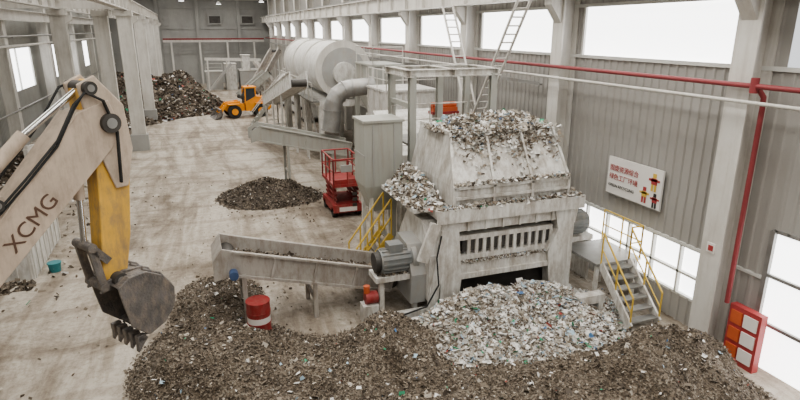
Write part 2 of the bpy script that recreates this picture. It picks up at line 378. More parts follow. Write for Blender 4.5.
text('sign_text_2','绿色工厂环境',.21,onwall(12.34,14.3,3.47),M_signr,sg)
text('sign_text_3','GREEN RECYCLING',.13,onwall(12.34,14.3,3.22),M_black,sg)
b=B(); b.bb(12.1,12.3,8.35,9.2,0,1.5,M_signr)
for i,z in enumerate((.15,.6,1.05)): b.bb(12.07,12.1,8.42,8.78,z,z+.33,M_sign); b.bb(12.07,12.1,8.83,9.13,z,z+.33,M_orange)
fb=b.done('fire_hydrant_cabinet')
b=B(); b.bb(11.83,11.85,9.68,9.92,2.65,2.9,M_sign); b.bb(11.82,11.83,9.73,9.87,2.7,2.84,M_signr); b.done('warning_sign')

b=B(); b.ladder((11.0,24.1,0),(11.0,17.8,9.0),.5,(1,0,0.0),M_cream,.05,.35); b.done('access_ladder')
b=B(); b.ladder((11.0,21.5,4.8),(11.0,24.1,9.0),.5,(1,0,0),M_cream,.05,.35);b.cyl((11.0,21.5,0),(11.0,21.5,4.8),.05,M_cream); b.done('access_ladder')

# ------------------------------------------------------------------ main shredder
W_=M_mach
b=B()
for y in (13.6,16.6):
    b.bb(6.2,10.6,y-.14,y+.14,.0,.35,W_)
for x in (6.35,10.25):
    for y in (13.6,16.6):
        b.ibeam((x,y,.3),(x,y,3.05),.42,.34,.05,W_,up=(0,1,0))
b.prism([(9.75,.3),(10.45,.3),(10.45,2.95),(9.75,2.95),(9.9,2.3),(9.6,1.6)],13.4,13.75,W_)
b.prism([(6.1,.3),(6.65,.3),(6.75,1.2),(6.6,2.95),(6.1,2.95)],13.4,13.75,W_)
b.bb(6.0,10.65,13.35,16.9,3.0,3.22,W_)
b.bb(5.95,10.7,13.3,13.4,2.92,3.3,W_)
b.bb(6.6,9.9,13.45,13.75,2.6,2.95,W_)
for x in np.arange(6.9,9.8,.55): b.bb(x,x+.05,13.40,13.46,2.6,2.93,W_)
b.bb(6.6,9.8,13.5,13.75,1.3,1.6,W_)
b.bb(6.6,9.8,13.42,13.5,1.15,1.3,W_)
b.bb(6.5,10.1,13.9,14.0,1.5,2.6,M_grey)
for i in range(12):
    x=6.85+i*.25
    b.bb(x,x+.13,13.62,13.9,1.9,2.25,M_dark)
    b.box((x+.19,13.72,2.05),(.1,.3,.48),W_)
b.bb(6.6,9.8,13.55,13.9,2.28,2.42,W_); b.bb(6.6,9.8,13.55,13.9,1.68,1.82,W_)
b.bb(6.5,10.1,13.95,16.4,.35,1.3,M_dark)
b.bb(6.5,10.1,16.4,16.6,.4,3.0,W_)
for x in (6.5,10.1): b.bb(x-.06,x+.06,13.8,16.5,1.3,3.0,W_)
b.cyl((10.1,14.9,1.9),(10.75,14.9,1.9),.55,W_,n=24); b.cyl((6.45,14.9,1.9),(5.8,14.9,1.9),.6,W_,n=24)
z0,z1,z2=3.22,3.85,5.2
xl0,xr0,xl1,xr1=6.5,10.2,6.75,10.1; yt=14.45
b.bb(xl0,xr0,13.55,16.8,z0,z1,W_)
def q(*p): b.poly(p,W_)
q((xl0,13.55,z1),(xr0,13.55,z1),(xr1,yt,z2),(xl1,yt,z2))
q((xr0,16.8,z1),(xl0,16.8,z1),(xl1,16.6,z2),(xr1,16.6,z2))
q((xl0,16.8,z1),(xl0,13.55,z1),(xl1,yt,z2),(xl1,16.6,z2))
q((xr0,13.55,z1),(xr0,16.8,z1),(xr1,16.6,z2),(xr1,yt,z2))
b.poly([(xl1,yt,z2-.02),(xr1,yt,z2-.02),(xr1,16.6,z2-.02),(xl1,16.6,z2-.02)],M_dark)
for x in (xl0,7.73,8.97,xr0):
    xx=xl1+(x-xl0)/(xr0-xl0)*(xr1-xl1)
    b.beam((x,13.53,z1),(xx,yt-.03,z2),.07,.1,W_)
    b.bb(x-.04,x+.04,13.47,13.56,z0,z1,W_)
for z,yy in ((3.95,13.55),(3.55,13.5)): b.beam((xl0,yy,z),(xr0,yy,z),.08,.08,W_)
b.beam((xl0,13.52,z1),(xr0,13.52,z1),.1,.1,W_)
b.beam((xl1,yt,z2),(xr1,yt,z2),.1,.1,W_)
b.beam((xl1,yt,z2),(xl1,16.6,z2),.1,.1,W_); b.beam((xr1,yt,z2),(xr1,16.6,z2),.1,.1,W_)
b.prism([(13.5,.6),(15.6,.6),(15.9,1.9),(15.2,2.85),(14.0,2.85),(13.4,2.0)],5.75,6.2,W_,axis='x')
b.prism([(13.7,.5),(15.2,.5),(15.4,1.6),(14.8,2.3),(14.0,2.2),(13.6,1.4)],5.3,5.75,M_grey,axis='x')
b.cyl((5.4,14.1,1.75),(4.5,14.1,1.75),.34,M_motor,n=28); b.cyl((4.5,14.1,1.75),(4.35,14.1,1.75),.28,M_dark,n=28); b.cyl((5.55,14.1,1.75),(5.4,14.1,1.75),.4,M_grey,n=28)
for i in range(16):
    a=2*math.pi*i/16; b.box((4.95,14.1+.35*math.cos(a),1.75+.35*math.sin(a)),(.8,.04,.04),M_motor)
b.bb(4.75,5.15,13.9,14.3,2.05,2.27,M_motor)
b.bb(4.3,5.6,13.75,14.45,1.25,1.4,W_)
for x in (4.5,5.5): b.beam((x,13.9,0),(x,13.9,1.25),.14,.14,W_)
b.beam((4.4,13.6,.25),(6.2,13.6,.25),.18,.2,W_)
b.beam((5.9,13.35,2.95),(5.5,13.35,1.9),.12,.3,W_)
b.beam((6.2,13.4,2.7),(5.8,13.4,.3),.1,.25,W_)
b.cyl((10.85,14.7,1.95),(11.75,14.7,1.95),.38,M_motor,n=28); b.cyl((11.75,14.7,1.95),(11.85,14.7,1.95),.3,M_dark,n=28)
for i in range(16):
    a=2*math.pi*i/16; b.box((11.35,14.7+.39*math.cos(a),1.95+.39*math.sin(a)),(.75,.04,.04),M_motor)
b.bb(10.75,11.95,14.3,15.1,1.4,1.56,W_)
b.bb(10.9,11.0,14.3,15.1,0,1.4,W_); b.bb(11.8,11.9,14.3,15.1,0,1.4,W_)
b.prism([(10.65,3.1),(11.1,3.0),(10.95,2.2),(10.65,2.2)],14.0,16.0,W_)
b.tube([(6.05,13.3,2.6),(5.9,13.25,2.0),(5.95,13.2,1.2),(5.6,13.2,.6),(4.7,13.4,.3)],.025,M_rub,n=8)
n=1500; b.flakes(np.stack([rng.uniform(6.6,9.8,n),rng.uniform(13.44,13.6,n),1.62+abs(rng.normal(size=n))*.02],1),.03,.1,PAL_H)
n=500; b.flakes(np.stack([rng.uniform(6.6,9.8,n),rng.uniform(13.46,13.7,n),2.97+abs(rng.normal(size=n))*.02],1),.03,.1,PAL_H)
n=500; b.flakes(np.stack([rng.uniform(4.4,5.6,n),rng.uniform(13.8,14.4,n),1.42+abs(rng.normal(size=n))*.02],1),.03,.1,PAL_B)
b.done('industrial_shredder')

b=B()
for x in (10.75,11.75):
    b.beam((x,11.0,.12),(x,12.4,1.45),.06,.25,W_)
for i in range(6):
    t=(i+.5)/6; b.bb(10.75,11.75,11.0+1.4*t-.13,11.0+1.4*t+.13,.1+1.33*t,.14+1.33*t,M_steel)
b.bb(10.6,12.2,12.4,14.1,1.38,1.46,M_steel)
for x in (10.7,12.1):
    for y in (12.5,14.0): b.bb(x-.05,x+.05,y-.05,y+.05,0,1.4,W_)
for x in (10.75,11.75):
    b.cyl((x,11.0,1.0),(x,12.4,2.4),.028,M_yel,n=8); b.cyl((x,11.0,.55),(x,12.4,1.9),.02,M_yel,n=8)
    for t in (0,.5,1): b.cyl((x,11+1.4*t,.12+1.33*t),(x,11+1.4*t,1.0+1.4*t),.025,M_yel,n=8)
b.rail([(12.15,12.4,1.46),(12.15,14.1,1.46)],1.0,M_yel,post=.8)
b.rail([(11.75,12.4,1.46),(12.15,12.4,1.46)],1.0,M_yel)
b.done('access_stairs')
b=B(); b.bb(9.7,10.6,11.9,12.2,.5,.75,W_); b.bb(9.8,9.95,11.9,12.2,0,.5,W_);b.bb(10.4,10.55,11.9,12.2,0,.5,W_);b.done('support_beam')

b=B()
for y in (16.2,17.0):
    b.cyl((4.4,y,1.3),(5.6,y,2.9),.03,M_yel,n=8); b.cyl((4.4,y,.7),(5.6,y,2.3),.03,M_yel,n=8)
    for t in (0,.33,.66,1): b.cyl((4.4+1.2*t,y,1.6*t),(4.4+1.2*t,y,1.3+1.6*t),.028,M_yel,n=8)
    b.beam((4.3,y,.1),(5.6,y,1.7),.06,.2,M_yel)
for i in range(7): t=(i+.5)/7; b.bb(4.4+1.2*t-.1,4.4+1.2*t+.1,16.2,17.0,.1+1.6*t,.14+1.6*t,M_steel)
b.done('yellow_access_stairs')

def conveyor(name,p1,p2,w,side_h,legs,mt,belt=M_belt,rails=False):
    b=B(); p1=Vector(p1);p2=Vector(p2); d=(p2-p1).normalized(); s=Vector((0,0,1)).cross(d).normalized(); u=d.cross(s)
    b.beam(p1,p2,w,.08,belt)
    for k in (-1,1):
        o=s*k*w/2+u*(side_h/2-.25)
        b.beam(p1+o,p2+o,.05,side_h,mt)
        o2=s*k*(w/2+.04); b.beam(p1+o2+u*(side_h-.25),p2+o2+u*(side_h-.25),.12,.06,mt); b.beam(p1+o2-u*.25,p2+o2-u*.25,.12,.07,mt)
        n=int((p2-p1).length/1.0)
        for i in range(n+1):
            c=p1.lerp(p2,i/n)+o2*1.01; b.beam(c-u*.25,c+u*(side_h-.25),.07,.07,mt,up=tuple(d))
    b.beam(p1-u*.2,p2-u*.2,w*.9,.05,mt)
    b.cyl(p1-s*w/2,p1+s*w/2,.22,M_dark,n=16); b.cyl(p2-s*w/2,p2+s*w/2,.22,M_dark,n=16)
    for t in legs:
        c=p1.lerp(p2,t)
        for k in (-1,1):
            a=c+s*k*w/2; b.beam((a.x,a.y,0),(a.x,a.y,a.z-.2),.12,.12,mt,up=(0,1,0))
        a=c+s*w/2;e=c-s*w/2; b.beam((a.x,a.y,a.z*.4),(e.x,e.y,e.z*.4),.08,.08,mt)
    return b
b=conveyor('c',(0.5,15.4,1.95),(5.1,15.4,.75),1.25,.65,[.08,.5],M_trough)
for y0 in (14.72,16.03): b.prism([(0.1,1.55),(0.1,2.1),(.35,2.45),(.8,2.3),(.8,1.7)],y0,y0+.05,M_trough)
b.prism([(0.1,1.55),(0.14,1.55),(0.14,2.1),(0.1,2.1)],14.75,16.05,M_trough); b.prism([(0.1,2.1),(0.14,2.08),(.37,2.4),(.35,2.45)],14.75,16.05,M_trough)
b.cyl((.6,14.45,1.75),(.6,14.72,1.75),.12,mat('blue_motor',(.06,.10,.2),.5),n=16)
pos=np.array([(0.5+4.4*t,15.4+rng.uniform(-.5,.5),2.0-1.15*t+abs(rng.normal())*.05) for t in rng.uniform(0,1,2500)]); b.flakes(pos,.04,.14,PAL_B)
b.done('belt_conveyor')
b=B(); b.cyl((4.05,14.0,.75),(4.4,14.0,.75),.18,M_red,n=18); b.cyl((4.4,14.0,.75),(4.5,14.0,.75),.15,M_dark); b.bb(3.95,4.4,13.8,14.2,0,.57,W_); b.cyl((4.1,14.0,.9),(4.1,14.0,1.12),.09,M_orange); b.done('hydraulic_pump')
b=B()
def drum(b,x,y,z,r,h):
    b.cyl((x,y,z),(x,y,z+h*.33),r,M_red,n=28); b.cyl((x,y,z+h*.33),(x,y,z+h*.55),r*1.003,M_sign,n=28); b.cyl((x,y,z+h*.55),(x,y,z+h),r,M_red,n=28)
    for k in (0.01,.33,.66,.97): b.cyl((x,y,z+h*k),(x,y,z+h*k+.035),r*1.04,M_red,n=28)
    b.cyl((x,y,z+h-.02),(x,y,z+h+.002),r*.93,M_grey,n=28)
drum(b,1.14,14.3,.1,.31,.94); b.done('oil_drum')

b=B()
for x in (6.75,8.6,9.7):
    for y in (17.4,19.4): 
        if x==8.6 and y==17.4: continue
        b.ibeam((x,y,0),(x,y,6.6),.22,.22,.03,M_green,up=(0,1,0))
for y in (17.4,19.4): b.ibeam((6.5,y,6.65),(9.9,y,6.65),.2,.24,.03,W_)
for x in (6.65,8.2,9.8): b.ibeam((x,17.2,6.65),(x,19.6,6.65),.2,.24,.03,W_)
for y in (17.4,19.4): b.beam((6.7,y,4.2),(9.7,y,4.2),.15,.2,M_green)
b.beam((6.75,17.4,5.6),(6.75,19.4,5.6),.15,.15,M_green)
b.bb(6.7,9.7,17.4,19.4,4.25,4.32,M_steel)
b.rail([(6.7,19.3,4.3),(9.7,19.3,4.3)],1.1,W_)
b.done('steel_support_frame')
b=B()
b.bb(8.6,9.6,19.9,20.3,5.0,5.15,M_orange); b.cyl((8.6,20.1,5.22),(9.6,20.1,5.22),.12,M_orange); b.bb(8.55,9.65,19.85,20.3,4.9,5.0,M_red)
for x in (8.7,9.5): b.bb(x-.05,x+.05,20.0,20.2,0,4.9,M_green)
b.done('chain_hoist')
b=B()
ox=.3; b.M=Matrix.Translation((ox,0,-.15))
b.bb(4.75,6.05,17.2,18.4,3.2,5.3,M_green); b.bb(4.7,6.1,17.15,18.45,5.3,5.38,M_green)
vs=[(4.75,17.2,3.2),(6.05,17.2,3.2),(6.05,18.4,3.2),(4.75,18.4,3.2),(5.05,17.4,2.3),(5.9,17.4,2.3),(5.9,18.2,2.3),(5.05,18.2,2.3)]
b.add(vs,[(0,1,5,4),(1,2,6,5),(2,3,7,6),(3,0,4,7),(4,5,6,7)],M_green)
b.bb(4.73,4.76,17.2,18.4,4.2,4.26,M_grey); b.bb(5.02,5.06,17.17,17.2,3.25,5.25,M_grey); b.bb(5.74,5.78,17.17,17.2,3.25,5.25,M_grey)
for x in (5.0,5.95):
    for y in (17.35,18.25): b.bb(x-.06,x+.06,y-.06,y+.06,.15,3.2,W_)
b.done('discharge_chute_box')

def bin_(x0,x1,y0,y1,z0,z1,name,m=M_white):
    b=B(); b.bb(x0,x1,y0,y1,z0+1.2,z1,m)
    xc,yc=(x0+x1)/2,(y0+y1)/2; k=.45
    vs=[(x0,y0,z0+1.2),(x1,y0,z0+1.2),(x1,y1,z0+1.2),(x0,y1,z0+1.2)]+[(xc+(x-xc)*k,yc+(y-yc)*k,z0) for x,y in((x0,y0),(x1,y0),(x1,y1),(x0,y1))]
    b.add(vs,[(0,1,5,4),(1,2,6,5),(2,3,7,6),(3,0,4,7),(4,5,6,7)],m)
    for x in np.linspace(x0,x1,4): b.bb(x-.05,x+.05,y0-.06,y0,z0+1.2,z1,M_cream)
    for y in np.linspace(y0,y1,4): b.bb(x0-.06,x0,y-.05,y+.05,z0+1.2,z1,M_cream)
    b.bb(x0-.1,x1+.1,y0-.1,y1+.1,z1,z1+.1,m)
    for x in (x0,x1):
        for y in (y0,y1): b.ibeam((x,y,0),(x,y,z0+1.3),.25,.25,.04,m,up=(0,1,0))
    b.rail([(x0,y0,z1+.1),(x1,y0,z1+.1)],.9,M_cream); b.rail([(x0,y0,z1+.1),(x0,y1,z1+.1)],.9,M_cream)
    return b.done(name)
bin_(8.5,11.0,25.2,28,2.6,5.2,'storage_hopper')
bin_(9.3,11.0,29.8,33,3.2,6.1,'storage_hopper',M_green)
b=B(); b.prism([(20.8,1.0),(23.8,2.2),(23.8,4.6),(20.8,3.2)],7.4,10.6,M_white,axis='x')
for x in (7.5,10.5):
    for y,z in ((21.0,1.1),(23.6,2.2)): b.beam((x,y,0),(x,y,z),.2,.2,M_white,up=(0,1,0))
b.rail([(7.4,20.8,3.2),(10.6,20.8,3.2)],.8,M_cream)
b.done('vibrating_screen')

b=B(); c=(9.0,5.6); ya,yb=35,47; r=1.7
b.cyl((c[0],ya,c[1]),(c[0],yb,c[1]),r,M_white,n=40)
for y in np.linspace(ya,yb,4): b.cyl((c[0],y-.1,c[1]),(c[0],y+.1,c[1]),r+.07,M_cream,n=40)
b.cyl((c[0],ya-.13,c[1]),(c[0],ya-.1,c[1]),r*.8,M_grey,n=40)
b.cyl((c[0],ya-.5,c[1]-.2),(c[0],ya,c[1]-.2),.7,M_white,n=24)
b.bb(7.4,10.9,ya-.2,yb+.5,3.4,3.8,M_white)
for x in (7.5,10.8):
    for y in np.linspace(ya,yb,4): b.ibeam((x,y,0),(x,y,3.5),.3,.3,.05,M_white,up=(0,1,0))
    b.beam((x,ya,.3),(x,ya+3.9,3.3),.1,.1,M_white)
b.bb(6.9,7.4,ya-.2,yb,3.7,3.78,M_steel); b.rail([(6.95,ya-.2,3.78),(6.95,yb,3.78)],1.1,M_cream)
b.ladder((6.8,ya+1,0),(6.8,ya+2,3.7),.5,(0,1,0),M_cream,.04,.35)
b.done('trommel_screen')
b=conveyor('x',(6.0,33.8,5.0),(6.0,48,2.3),.9,.9,[.3,.6,.9],M_white); b.done('belt_conveyor')
b=B(); b.bb(7.6,10.8,49.0,50.2,3.6,3.7,M_steel)
for x in (7.7,10.7):
    for y in (49.1,50.1): b.ibeam((x,y,0),(x,y,3.6),.22,.22,.03,M_green,up=(0,1,0))
b.rail([(7.6,49.0,3.7),(7.6,50.2,3.7),(10.8,50.2,3.7)],1.1,M_cream)
b.beam((7.5,50.2,3.6),(4.6,50.2,.1),.06,.25,M_green); b.beam((7.5,49.4,3.6),(4.6,49.4,.1),.06,.25,M_green)
for i in range(12): t=(i+.5)/12; b.bb(4.6+2.9*t-.12,4.6+2.9*t+.12,49.4,50.2,.1+3.5*t,.14+3.5*t,M_steel)
for y in (49.4,50.2): b.cyl((4.6,y,1.1),(7.5,y,4.6),.03,M_cream,n=8)
b.done('maintenance_platform')
pts=[(9.0,28.8,5.2),(8.4,28.8,5.15)]
for i in range(9):
    a=math.pi/2*i/8; pts.append((7.9-1.1*math.sin(a),28.9,5.1-1.1*(1-math.cos(a))))
pts+=[(6.75,28.9,3.4),(6.65,28.9,2.95)]
b=B(); b.tube(pts,.45,M_steel,n=20)
for i in range(2,len(pts),2): 
    p=Vector(pts[i]);d=(Vector(pts[min(i+1,len(pts)-1)])-Vector(pts[i-1])).normalized(); b.cyl(p-d*.03,p+d*.03,.5,M_steel,n=20)
b.done('exhaust_duct')
b=conveyor('x',(2.9,28.5,3.1),(7.4,28.5,2.0),1.2,.7,[.3,.8],M_green); 
for y0 in (27.85,29.1): b.prism([(2.5,2.75),(2.5,3.3),(3.0,3.6),(3.3,3.0)],y0,y0+.05,M_green)
b.done('belt_conveyor')

b=B(); cx,cy=6.05,24.4
b.bb(cx-.65,cx+.65,cy-1.1,cy+1.1,.25,.6,M_red)
for x in (-.55,.55):
    for y in (-.75,.75): b.cyl((cx+x-.1,cy+y,.22),(cx+x+.1,cy+y,.22),.22,M_rub,n=16)
for k in range(4):
    z=.62+k*.2
    for x in (-.5,.5):
        b.beam((cx+x,cy-.95,z),(cx+x,cy+.95,z+.2),.05,.09,M_red); b.beam((cx+x,cy+.95,z),(cx+x,cy-.95,z+.2),.05,.09,M_red)
b.bb(cx-.65,cx+.65,cy-1.15,cy+1.15,1.42,1.55,M_red)
b.rail([(cx-.62,cy-1.1,1.55),(cx+.62,cy-1.1,1.55),(cx+.62,cy+1.1,1.55),(cx-.62,cy+1.1,1.55),(cx-.62,cy-1.1,1.55)],1.1,M_red,r=.035,post=.6)
b.bb(cx-.6,cx+.6,cy-1.12,cy-1.1,1.55,1.75,M_red)
b.bb(cx-.3,cx+.2,cy-1.18,cy-1.1,2.1,2.4,M_grey); b.bb(cx-.4,cx+.4,cy-1.12,cy-1.09,.3,.5,M_sign)
for z in (.8,1.05,1.3): b.bb(cx+.2,cx+.4,cy-1.13,cy-1.1,z-.3,z-.15,M_dark)
b.done('scissor_lift')

def loader():
    b=B(Matrix.Translation((4.8,56.6,0))@Matrix.Rotation(math.radians(8),4,'Z')@Matrix.Scale(.95,4)); Y=M_ldr
    for x in (-1.3,1.3):
        for y in (-.95,.95):
            b.cyl((x,y-.25,.65),(x,y+.25,.65),.65,M_rub,n=24); b.cyl((x,y-.27,.65),(x,y+.27,.65),.32,Y,n=18)
    b.prism([(-.1,.6),(2.3,.6),(2.5,1.0),(2.4,1.9),(.9,2.0),(-.1,1.5)],-.65,.65,Y)
    b.prism([(-1.9,.6),(-.2,.6),(-.2,1.3),(-1.4,1.6),(-1.9,1.2)],-.5,.5,Y)
    for y in (-.95,.95): 
        b.bb(.8,1.9,y-.28,y+.28,1.32,1.4,Y); b.bb(-1.9,-.8,y-.28,y+.28,1.32,1.4,Y)
    b.prism([(-.15,1.3),(1.0,1.3),(.95,2.85),(.1,2.85),(-.2,2.0)],-.6,.6,M_glassd)
    b.bb(-.1,1.05,-.68,.68,2.83,2.98,Y)
    for x in (-.12,.97):
        for y in (-.62,.62): b.beam((x,y,1.3),(x*.9+.05,y,2.9),.1,.1,Y)
    for y in (-.5,.5):
        b.beam((-.6,y,1.5),(-1.9,y,1.35),.12,.3,Y); b.beam((-1.9,y,1.35),(-2.7,y,.5),.12,.28,Y)
        b.cyl((-.8,y*.6,.9),(-2.1,y*.6,1.1),.07,M_chrome)
    prof=[(-2.6,.95),(-2.5,.5),(-2.7,.12),(-3.3,.0),(-3.3,.05),(-2.8,.2),(-2.62,.5),(-2.75,.95)]
    b.prism(prof,-1.3,1.3,M_bucket); 
    for y in (-1.3,1.26): b.prism([(-2.6,.95),(-2.5,.5),(-2.7,.12),(-3.3,.05),(-3.0,.5)],y,y+.04,M_bucket)
    b.cyl((1.7,.3,1.9),(1.7,.3,2.4),.07,M_dark); b.bb(2.35,2.5,-.6,.6,.7,1.7,M_dark)
    b.cyl((.4,0,2.98),(.4,0,3.12),.07,M_orange)
    return b.done('wheel_loader')
loader()

b=B()
for (x0,x1,y0,y1,z0,z1,m) in ((2.2,4.4,84,86,0,2.4,M_grey),(4.8,6.2,83,86,0,3.4,M_white),(6.6,9.5,82,85,0,2.6,M_grey),(7,8,82,84,2.6,4.6,M_white)):
    b.bb(x0,x1,y0,y1,z0,z1,m); b.bb(x0-.1,x1+.1,y0-.1,y1+.1,z1,z1+.12,M_cream)
b.rail([(2.2,84,2.52),(4.4,84,2.52)],1,M_cream)
b.beam((2.2,83,4.2),(9.5,82,4.0),.25,.35,M_cream)
for x in (2.5,5,9): b.beam((x,82.6,0),(x,82.6,4.1),.2,.2,M_cream,up=(0,1,0))
b.beam((2.6,81.6,0.3),(5.5,81.6,3.6),.5,.3,M_grey); b.beam((8.6,81,3.8),(10.8,78.5,1.0),.8,.35,M_trough)
b.done('sorting_station')
b=conveyor('x',(7,70,.9),(10.5,74,5.4),1.1,.8,[.3,.8],M_trough); b.done('belt_conveyor')
b=conveyor('x',(5.2,66.5,.8),(8.4,67.5,3.2),1.0,.7,[.3,.8],M_green); b.done('belt_conveyor')
b=B()
for y in (51,55,59,63): 
    b.bb(9.2,11.2,y,y+2.4,.4,2.6,M_white); b.prism([(9.2,2.6),(11.2,2.6),(10.8,3.3),(9.7,3.3)],y,y+2.4,M_white)
    for x in (9.4,11.0): b.bb(x-.1,x+.1,y+.1,y+.3,0,.4,M_dark); b.bb(x-.1,x+.1,y+2.1,y+2.3,0,.4,M_dark)
b.bb(9.0,9.15,50.5,66,1.2,1.4,M_dark); b.bb(9.2,11.2,50.5,65.4,.35,.45,M_grey)
b.done('baler_line')

for i,(x,y) in enumerate([(4,30),(4,44),(4,58),(4,72),(8,65),(0,65)]):
    b=B(); b.cyl((x,y,11.0),(x,y,13.48),.02,M_dark,n=6); b.cyl((x,y,10.8),(x,y,11.1),.28,M_grey,r2=.08,n=20); b.cyl((x,y,10.77),(x,y,10.8),.26,M_win,n=20)
    b.done('high_bay_lamp')

b=B(); b.bb(-6.9,-5.5,20.6,24.8,0,1.75,M_white); b.bb(-6.95,-5.45,20.55,24.85,1.75,1.82,M_white)
for y in np.linspace(20.7,24.7,8): b.bb(-5.5,-5.46,y-.03,y+.03,0,1.75,M_cream)
for x in np.linspace(-6.8,-5.6,4): b.bb(x-.03,x+.03,20.56,20.6,0,1.75,M_cream)
b.done('white_storage_container')
b=B(); b.cyl((-5.0,21.1,0),(-5.0,21.1,.32),.17,M_teal,r2=.21,n=20); b.cyl((-5.0,21.1,.3),(-5.0,21.1,.33),.225,M_teal,n=20); b.tube([(-5.2,21.1,.32),(-5.1,21.1,.2),(-5.0,20.9,.15),(-4.9,21.1,.2),(-4.8,21.1,.32)],.008,M_steel,n=6); b.done('plastic_bucket')
b=B(); b.rail([(-8.0,33,0),(-6.4,41,0)],1.6,M_cream,r=.06,post=2.5)
b.beam((-8.0,32.5,2.3),(-6.2,41.2,1.5),.2,.3,M_cream); b.bb(-8.1,-7.9,32.4,32.6,0,2.3,M_cream); b.bb(-6.3,-6.1,41.1,41.3,0,1.5,M_cream)
b.done('pipe_barrier_fence')

# ------------------------------------------------------------------ excavator
d=Vector((math.cos(math.radians(35)),math.sin(math.radians(35)),0))
EM=Matrix(((d.x,-d.y,0,-1.3),(d.y,d.x,0,10),(0,0,1,-.03),(0,0,0,1)))
ex=bpy.data.objects.new('excavator',None); SC.collection.objects.link(ex)
def bev(o,w=.02):
    m=o.modifiers.new('bevel','BEVEL'); m.width=w; m.segments=2; m.limit_method='ANGLE'; m.angle_limit=math.radians(40); return o
b=B(EM)
b.prism([(-5.1,1.8),(-5.35,2.3),(-3.8,3.95),(-1.93,5.35),(-.55,6.85),(-.05,7.0),(.1,6.6),(-.08,6.25),(-1.93,4.6),(-3.6,3.25),(-4.7,1.8)],-.24,.24,M_exb)
b.prism([(-1.93,5.33),(-.55,6.83),(-.55,6.87),(-1.93,5.39)],-.27,.27,M_exb)
bev(b.done('boom',ex))
b=B(EM)
b.prism([(-.42,7.2),(-.22,7.32),(.12,6.9),(.2,6.0),(.05,4.8),(-.12,4.05),(-.42,3.92),(-.5,4.3),(-.4,5.3),(-.33,6.2),(-.45,6.8)],-.17,.17,M_exy)
for ya_,yb_ in ((-.22,-.17),(.17,.22)): b.prism([(-.47,7.26),(-.2,7.38),(.2,6.9),(.26,6.2),(.1,5.6),(-.1,5.6),(-.35,6.4)],ya_,yb_,M_exb)
bev(b.done('stick',ex))
b=B(EM)
for (s,z,r) in ((-.08,6.65,.15),(-.32,7.2,.1),(-.3,4.1,.12),(-1.8,5.75,.09)): b.cyl((s,-.32,z),(s,.32,z),r,M_dark,n=18); b.cyl((s,-.33,z),(s,.33,z),r*.55,M_steel,n=14)
b.cyl((-2.6,0,5.35),(-1.2,0,6.6),.1,M_exb,n=18); b.cyl((-1.2,0,6.6),(-.32,0,7.2),.05,M_chrome,n=14); b.prism([(-2.8,4.75),(-2.4,5.05),(-2.5,5.5),(-2.7,5.4)],-.2,.2,M_exb)
b.prism([(-1.95,5.35),(-1.6,5.6),(-1.7,5.85),(-1.9,5.85)],-.25,-.2,M_exb)
b.cyl((-.5,0,6.6),(-.6,0,5.5),.08,M_exb,n=18); b.cyl((-.6,0,5.5),(-.64,0,4.8),.045,M_chrome,n=14)
for y in (-.2,.2):
    b.beam((-.64,y,4.75),(-.40,y,4.45),.06,.12,M_bucket); b.beam((-.64,y,4.75),(-.54,y,4.05),.06,.12,M_bucket)
b.cyl((-.64,-.26,4.75),(-.64,.26,4.75),.075,M_bucket,n=14); b.cyl((-.54,-.26,4.05),(-.54,.26,4.05),.075,M_bucket,n=14)
for y,o in ((-.27,0),(-.3,.08)):
    b.tube([(-2.2,y,5.25+o),(-1.4,y,5.95+o),(-.9,y,6.42+o),(-.6,y,6.9+o),(-.4,y,7.15),(-.15,y,7.0),(-.0,y,6.5),(-.05,y,5.7)],.02,M_rub,n=8)
b.tube([(-1.6,.27,5.9),(-.9,.27,6.65),(-.5,.27,7.2),(-.2,.27,7.3),(.1,.27,6.9)],.02,M_rub,n=8)
b.done('hydraulics',ex)
b=B(EM); W=.46
prof=[(-.46,4.05),(-.26,4.16),(.04,4.17),(.33,4.0),(.52,3.72),(.5,3.4),(.28,3.14),(-.04,3.03)]
inn=[(s*.93-.0,3.65+(z-3.65)*.9) for s,z in prof]
n=len(prof)
for i in range(n-1):
    a,c,e,g=prof[i],prof[i+1],inn[i+1],inn[i]
    b.prism([a,c,e,g],-W,W,M_bucket)
for y in (-W-.02,W-.02): b.prism(prof+[(-.32,3.3),(-.4,3.7)],y,y+.04,M_bucket)
for y in (-.2,.2): b.prism([(-.62,3.95),(-.54,4.1),(-.2,4.22),(.15,4.18),(-.2,3.95)],y-.03,y+.03,M_bucket)
for k in range(5):
    y=-W+.08+k*(2*W-.16)/4
    b.box((-.16,y,3.0),(.16,.1,.12),M_bucket)
    b.prism([(-.22,3.06),(-.04,2.98),(-.24,2.76)],y-.05,y+.05,M_bucket)
for k in (-.35,0,.35): b.tube([(p[0]*1.03,k,3.65+(p[1]-3.65)*1.03) for p in prof[2:]],.03,M_bucket,n=6)
bev(b.done('bucket',ex),.01)
b=B(EM)
b.bb(-8.6,-4.6,-1.2,1.2,1.1,2.0,M_exy); b.bb(-8.9,-7.6,-1.25,1.25,1.1,2.3,M_exb); b.bb(-5.9,-4.4,.35,1.3,1.6,3.1,M_glassd); b.bb(-5.95,-4.35,.3,1.35,3.1,3.2,M_exy)
b.prism([(-5.4,1.4),(-4.6,1.4),(-4.9,2.4),(-5.3,2.5)],-.35,-.25,M_exy); b.prism([(-5.4,1.4),(-4.6,1.4),(-4.9,2.4),(-5.3,2.5)],.25,.35,M_exy)
b.cyl((-6.5,0,.8),(-6.5,0,1.1),.8,M_dark)
for y in (-1.1,1.1):
    b.prism([(-8.5,.03),(-4.5,.03),(-4.15,.4),(-4.5,.85),(-8.5,.85),(-8.85,.4)],y-.3,y+.3,M_rub)
    for k in range(16): b.bb(-8.4+k*.25,-8.3+k*.25,y-.32,y+.32,.83,.9,M_dark)
b.bb(-8,-5,-.9,.9,.35,.8,M_dark)
